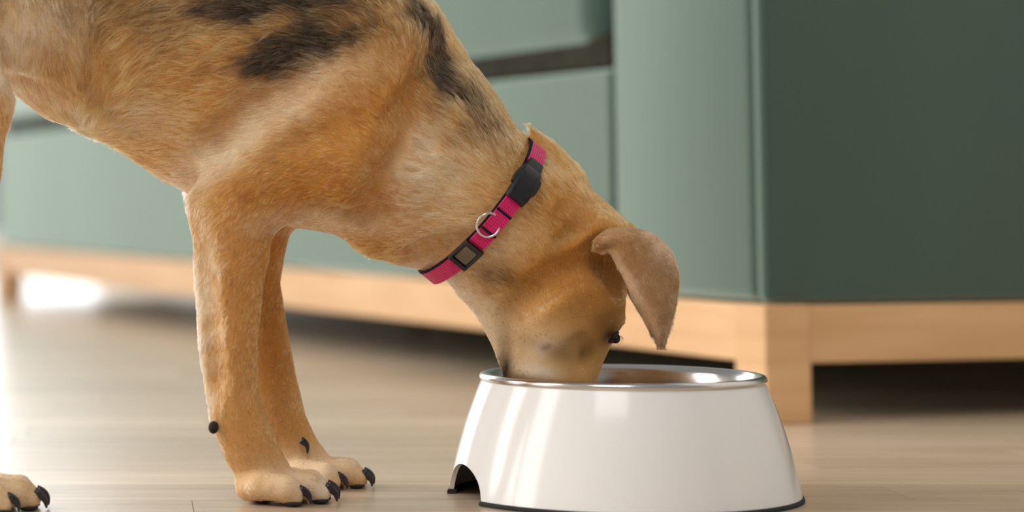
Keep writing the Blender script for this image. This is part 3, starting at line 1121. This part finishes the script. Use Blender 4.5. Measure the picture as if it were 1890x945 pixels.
# ------------------------------------------------------------------ claws, pads, eye, nose
def tube_taper(name, pts, radii, seg=10, squash=1.0):
    V, Fc = [], []
    P = [Vector(p) for p in pts]
    for i, p in enumerate(P):
        d = (P[min(i + 1, len(P) - 1)] - P[max(i - 1, 0)]).normalized()
        side = d.cross(Vector((0, 1, 0)))
        if side.length < 1e-4:
            side = Vector((1, 0, 0))
        side.normalize()
        up = side.cross(d).normalized()
        for k in range(seg):
            a = 2 * math.pi * k / seg
            V.append(p + side * (radii[i] * math.cos(a)) + up * (radii[i] * squash * math.sin(a)))
    for i in range(len(P) - 1):
        for k in range(seg):
            k2 = (k + 1) % seg
            Fc.append((i * seg + k, i * seg + k2, (i + 1) * seg + k2, (i + 1) * seg + k))
    Fc.append(tuple(range(seg)))
    Fc.append(tuple((len(P) - 1) * seg + k for k in range(seg)))
    return fix_normals(mesh_from(name, V, Fc))


def claw(p0, p1, w, bend):
    p0, p1 = Vector(p0), Vector(p1)
    pts, rad = [], []
    n = 8
    for i in range(n):
        t = i / (n - 1)
        p = p0.lerp(p1, t) + Vector((bend, 0, bend * 0.6)) * math.sin(math.pi * t)
        p.z = max(p.z, 0.0011)
        pts.append(p)
        rad.append(w * (1.0 - 0.82 * t ** 1.6))
    return link('claw', tube_taper('claw', pts, rad, 12, 0.62), M['claw'], dog, True)


def toe_claw(toe, sc=1.0):
    c = Vector(toe[0][:3])
    k = sc / 3023
    claw(c + Vector((9 * k, 0, 12 * k)), c + Vector((30 * k, 0, -14 * k)), 8.5 * k, 6 * k)


def pad(c, rx, ry, rz, name='paw_pad'):
    bm = bmesh.new()
    bmesh.ops.create_uvsphere(bm, u_segments=20, v_segments=12, radius=1)
    k = 1 / 3023
    for v_ in bm.verts:
        v_.co.x *= rx * k
        v_.co.y *= ry * k
        v_.co.z *= rz * k
        v_.co.x += 0.12 * rx * k * (v_.co.y / (ry * k)) ** 2
    bmesh.ops.translate(bm, verts=bm.verts, vec=Vector(c))
    me = bpy.data.meshes.new(name)
    bm.to_mesh(me)
    bm.free()
    return link(name, me, M['pad'], dog, True)


for toes, sc in ((near_toes, 1.0), (far_toes, 0.94), (hind_toes, 1.02), (hind_far, 0.95)):
    for tt in toes:
        toe_claw(tt, sc)
        c = tt[0]
        pad((c[0] - 0.0003, c[1], 6 * sc / 3023), 17 * sc, 15 * sc, 6 * sc)
    xb = sum(t_[1][0] for t_ in toes) / 4 - 66 * sc / 3023
    yb = sum(t_[1][1] for t_ in toes) / 4
    pad((xb, yb, 6.5 * sc / 3023), 24 * sc, 36 * sc, 6.5 * sc)
pad(at(394, 789, midY(387) - 0.044), 9, 9, 11, 'carpal_pad')
k = 1 / 3023
p_ = at(555, 812, midY(560) + 0.0250)
claw(p_, p_ + Vector((12 * k, -4 * k, -25 * k)), 7 * k, 5 * k)            # dew claw of the far fore leg

eye_c = at(1127, 621, 1.4935)
bm = bmesh.new()
bmesh.ops.create_uvsphere(bm, u_segments=24, v_segments=16, radius=0.0044)
bmesh.ops.translate(bm, verts=bm.verts, vec=eye_c)
me = bpy.data.meshes.new('eye')
bm.to_mesh(me)
bm.free()
tag(link('eye', me, M['eye'], dog, True), 'dark eye at the edge of the face')
# almond-shaped opening whose axis points right and towards the viewer; lids meet at both corners
ax = Vector((0.80, -0.60, -0.05)).normalized()
sd1 = Vector((0.55, 0.70, 0.42)).normalized()
sd1 = (sd1 - ax * sd1.dot(ax)).normalized()
up1 = ax.cross(sd1).normalized()
for dz in (1, -1):
    pts = []
    for i in range(11):
        a = math.pi * i / 10
        v_ = (ax * (0.55 + 0.45 * math.sin(a)) + sd1 * math.cos(a) * 0.95 + up1 * dz * 0.55 * math.sin(a)).normalized()
        pts.append(eye_c + v_ * 0.0046)
    link('eyelid', tube_taper('eyelid', pts, [0.0006 + 0.0009 * math.sin(math.pi * i / 10) for i in range(11)], 8), M['lid'], dog, True)
for i in range(6):
    a = math.pi * (0.25 + 0.09 * i)
    v_ = (ax * 0.9 + sd1 * math.cos(a) * 0.9 - up1 * 0.1).normalized()
    p0 = eye_c + v_ * 0.0048
    p1 = p0 + v_ * 0.0016 + Vector((0.0004, 0, -0.0008))
    p2 = p0 + v_ * 0.0026 + Vector((0.0006, 0, -0.0022))
    link('eyelash', tube_taper('eyelash', [p0, p1, p2], [0.00016, 0.00012, 0.00004], 5), M['lid'], dog, True)
# nose leather, low in the bowl
bm = bmesh.new()
bmesh.ops.create_uvsphere(bm, u_segments=24, v_segments=16, radius=1)
nc_ = at(1052, 812, 1.507)
for v_ in bm.verts:
    v_.co = Vector((v_.co.x * 0.0085, v_.co.y * (0.0105 + 0.002 * v_.co.x), v_.co.z * 0.0075)) + nc_
me = bpy.data.meshes.new('nose')
bm.to_mesh(me)
bm.free()
link('nose', me, M['pad'], dog, True)

# ------------------------------------------------------------------ collar
NPH = 360
phis = np.linspace(0, 2 * math.pi, NPH, endpoint=False)
dirs = np.cos(phis)[:, None] * np.array(E1)[None] + np.sin(phis)[:, None] * np.array(E2)[None]
rad_ = np.full(NPH, 0.02)
for _ in range(160):
    P = CCn + dirs * rad_[:, None]
    rad_ = np.where(sample(P) < 0.0026, rad_ + 0.0005, rad_)
kern = np.hanning(31)
kern /= kern.sum()
rp3 = np.concatenate([rad_, rad_, rad_])
rad_ = np.convolve(rp3, kern, 'same')[NPH:2 * NPH] + 0.0003
rtop = (CTOP - CC).length
wt_ = np.clip((np.cos(phis) - 0.75) / 0.2, 0, 1)
rad_ = np.where(wt_ > 0, np.minimum(rad_, rad_ * (1 - wt_) + rtop * wt_), rad_)
collar = empty('dog_collar', CC)
tag(collar, 'bright pink woven dog collar with black plastic buckle and silver ring round the neck', 'collar')


def ring_pt(phi, off=0.0, w=0.0):
    x = (phi % (2 * math.pi)) / (2 * math.pi) * NPH
    i = int(x) % NPH
    f = x - int(x)
    r = rad_[i] * (1 - f) + rad_[(i + 1) % NPH] * f
    d = E1 * math.cos(phi) + E2 * math.sin(phi)
    r0, r2 = rad_[(i - 2) % NPH], rad_[(i + 3) % NPH]
    tg = (-E1 * math.sin(phi) + E2 * math.cos(phi)) * r + d * ((r2 - r0) / (5 * 2 * math.pi / NPH))
    nn = tg.cross(CN).normalized()
    if nn.dot(d) < 0:
        nn = -nn
    return CC + d * r + nn * off + CN * w, nn, tg.normalized()


def band(name, d0, d1, hw, off, thick, material, n=None, close=False, wshift=0.0, round_=0.0004):
    n = n or max(4, int(abs(d1 - d0) / 1.5))
    V, Fc = [], []
    sec0 = []
    arc = 0.0
    prev = None
    weave = []
    for i in range(n + (0 if close else 1)):
        ph = math.radians(d0 + (d1 - d0) * i / n)
        h_ = hw(i / n) if callable(hw) else hw
        th = thick(i / n) if callable(thick) else thick
        c, _, _ = ring_pt(ph, off)
        if prev is not None:
            arc += (c - prev).length
        prev = c
        prof_ = [(-h_, 0), (-h_, th - round_), (-h_ + round_, th), (-h_ * 0.33, th), (h_ * 0.33, th), (h_ - round_, th), (h_, th - round_), (h_, 0), (h_ * 0.33, 0), (-h_ * 0.33, 0)]
        for w, o_ in prof_:
            V.append(ring_pt(ph, off + o_, w + wshift)[0])
            weave.append((arc, (w / h_ + 1) / 2, 0))
    K = 10
    m_ = n if close else n
    tot = n if close else n + 1
    for i in range(m_):
        j = (i + 1) % tot
        for k in range(K):
            k2 = (k + 1) % K
            Fc.append((i * K + k, j * K + k, j * K + k2, i * K + k2))
    if not close:
        Fc.append(tuple(range(K)))
        Fc.append(tuple(n * K + k for k in range(K)))
    me = fix_normals(mesh_from(name, V, Fc))
    at_ = me.attributes.new('weave', 'FLOAT_VECTOR', 'POINT')
    at_.data.foreach_set('vector', np.array(weave, np.float32).ravel())
    return link(name, me, material, collar, False)


HW = 0.0054
strap = band('strap', 0, 360, HW, 0.0, 0.0013, M['weave'], 200, True)
tag(strap, 'pink webbing strap')
for w in (-HW - 0.0002,):
    e = band('edge_stitching', 0, 360, 0.0007, -0.0002, 0.0015, M['thread'], 200, True, wshift=w, round_=0.0002)
    tag(e, 'dark thread along the strap edge')
tag(band('strap_overlap', 76, 118, HW * 0.98, 0.0014, 0.0013, M['weave'], 40), 'doubled pink webbing')
# buckle, side-release
bk = band('buckle', 47, 76, lambda t: 0.0070 - 0.0008 * abs(2 * t - 1) ** 3, 0.0012, lambda t: 0.0052 - 0.0012 * abs(2 * t - 1) ** 4, M['plastic'], 24, round_=0.0011)
tag(bk, 'black plastic side-release buckle')


def on_buckle(name, *a, **k):
    o_ = band(name, *a, **k)
    o_.parent = bk
    o_.matrix_parent_inverse = collar.matrix_world.inverted() @ Matrix.Identity(4)
    o_.matrix_parent_inverse = Matrix.Identity(4)
    return o_


on_buckle('clip', 39, 48, lambda t: 0.0048 + 0.001 * t, 0.0012, 0.0036, M['plastic'], 8, round_=0.0008)
on_buckle('prong', 52, 65, lambda t: 0.0007 + 0.0006 * math.sin(math.pi * t), 0.0016, 0.0036, M['plastic'], 10, wshift=-0.0073, round_=0.0004)
on_buckle('prong', 52, 65, lambda t: 0.0007 + 0.0006 * math.sin(math.pi * t), 0.0016, 0.0036, M['plastic'], 10, wshift=0.0073, round_=0.0004)
on_buckle('ridge', 54, 64, 0.00035, 0.0060, 0.0007, M['plastic'], 8, wshift=-0.0042, round_=0.0002)
on_buckle('ridge', 52, 70, 0.00035, 0.0060, 0.0007, M['plastic'], 8, wshift=0.0042, round_=0.0002)
on_buckle('bar', 72, 75.5, 0.0060, 0.0030, 0.0034, M['plastic'], 4, round_=0.0008)
# bar-tack stitches across the doubled webbing
for dg in (88, 106):
    tag(band('bar_tack', dg - 1.0, dg + 1.0, HW, 0.0026, 0.0004, M['thread'], 4, round_=0.0001), 'dark stitched line')
# slider: black frame with a metal bar
sl = band('slider', 121, 124, 0.0064, 0.0010, 0.0032, M['plastic'], 5, round_=0.0007)
for a in ((139, 142, 0.0064, 0.0010, 0.0032, 0.0), (121, 142, 0.0009, 0.0010, 0.0030, -0.0058), (121, 142, 0.0009, 0.0010, 0.0030, 0.0058)):
    f_ = band('slider_frame', a[0], a[1], a[2], a[3], a[4], M['plastic'], 12, wshift=a[5], round_=0.0004)
    f_.parent = sl
    f_.matrix_parent_inverse = Matrix.Identity(4)
f_ = band('slider_plate', 125, 138, 0.0048, 0.0012, 0.0022, M['sliderbar'], 12, round_=0.0006)
f_.parent = sl
f_.matrix_parent_inverse = Matrix.Identity(4)
tag(sl, 'black slider frame with a dull metal plate')
# D ring lying on the strap
c, nn, tg = ring_pt(math.radians(102), 0.0034, -0.0030)
pts = []
for i in range(36):
    a = 2 * math.pi * i / 36
    pts.append(c + CN * (0.0068 * math.cos(a)) + tg * (0.0072 * math.sin(a)) + nn * (-0.0026 * max(0.0, 0.45 * math.cos(a) - math.sin(a) - 0.25)))
V, Fc = [], []
for i, p in enumerate(pts):
    d = (pts[(i + 1) % 36] - pts[i - 1]).normalized()
    sdv = d.cross(nn).normalized()
    for k in range(8):
        a = 2 * math.pi * k / 8
        V.append(p + sdv * (0.0008 * math.cos(a)) + nn * (0.0008 * math.sin(a)))
for i in range(36):
    j = (i + 1) % 36
    for k in range(8):
        Fc.append((i * 8 + k, j * 8 + k, j * 8 + (k + 1) % 8, i * 8 + (k + 1) % 8))
tag(link('ring', fix_normals(mesh_from('ring', V, Fc)), M['chrome'], collar, True), 'silver metal ring')
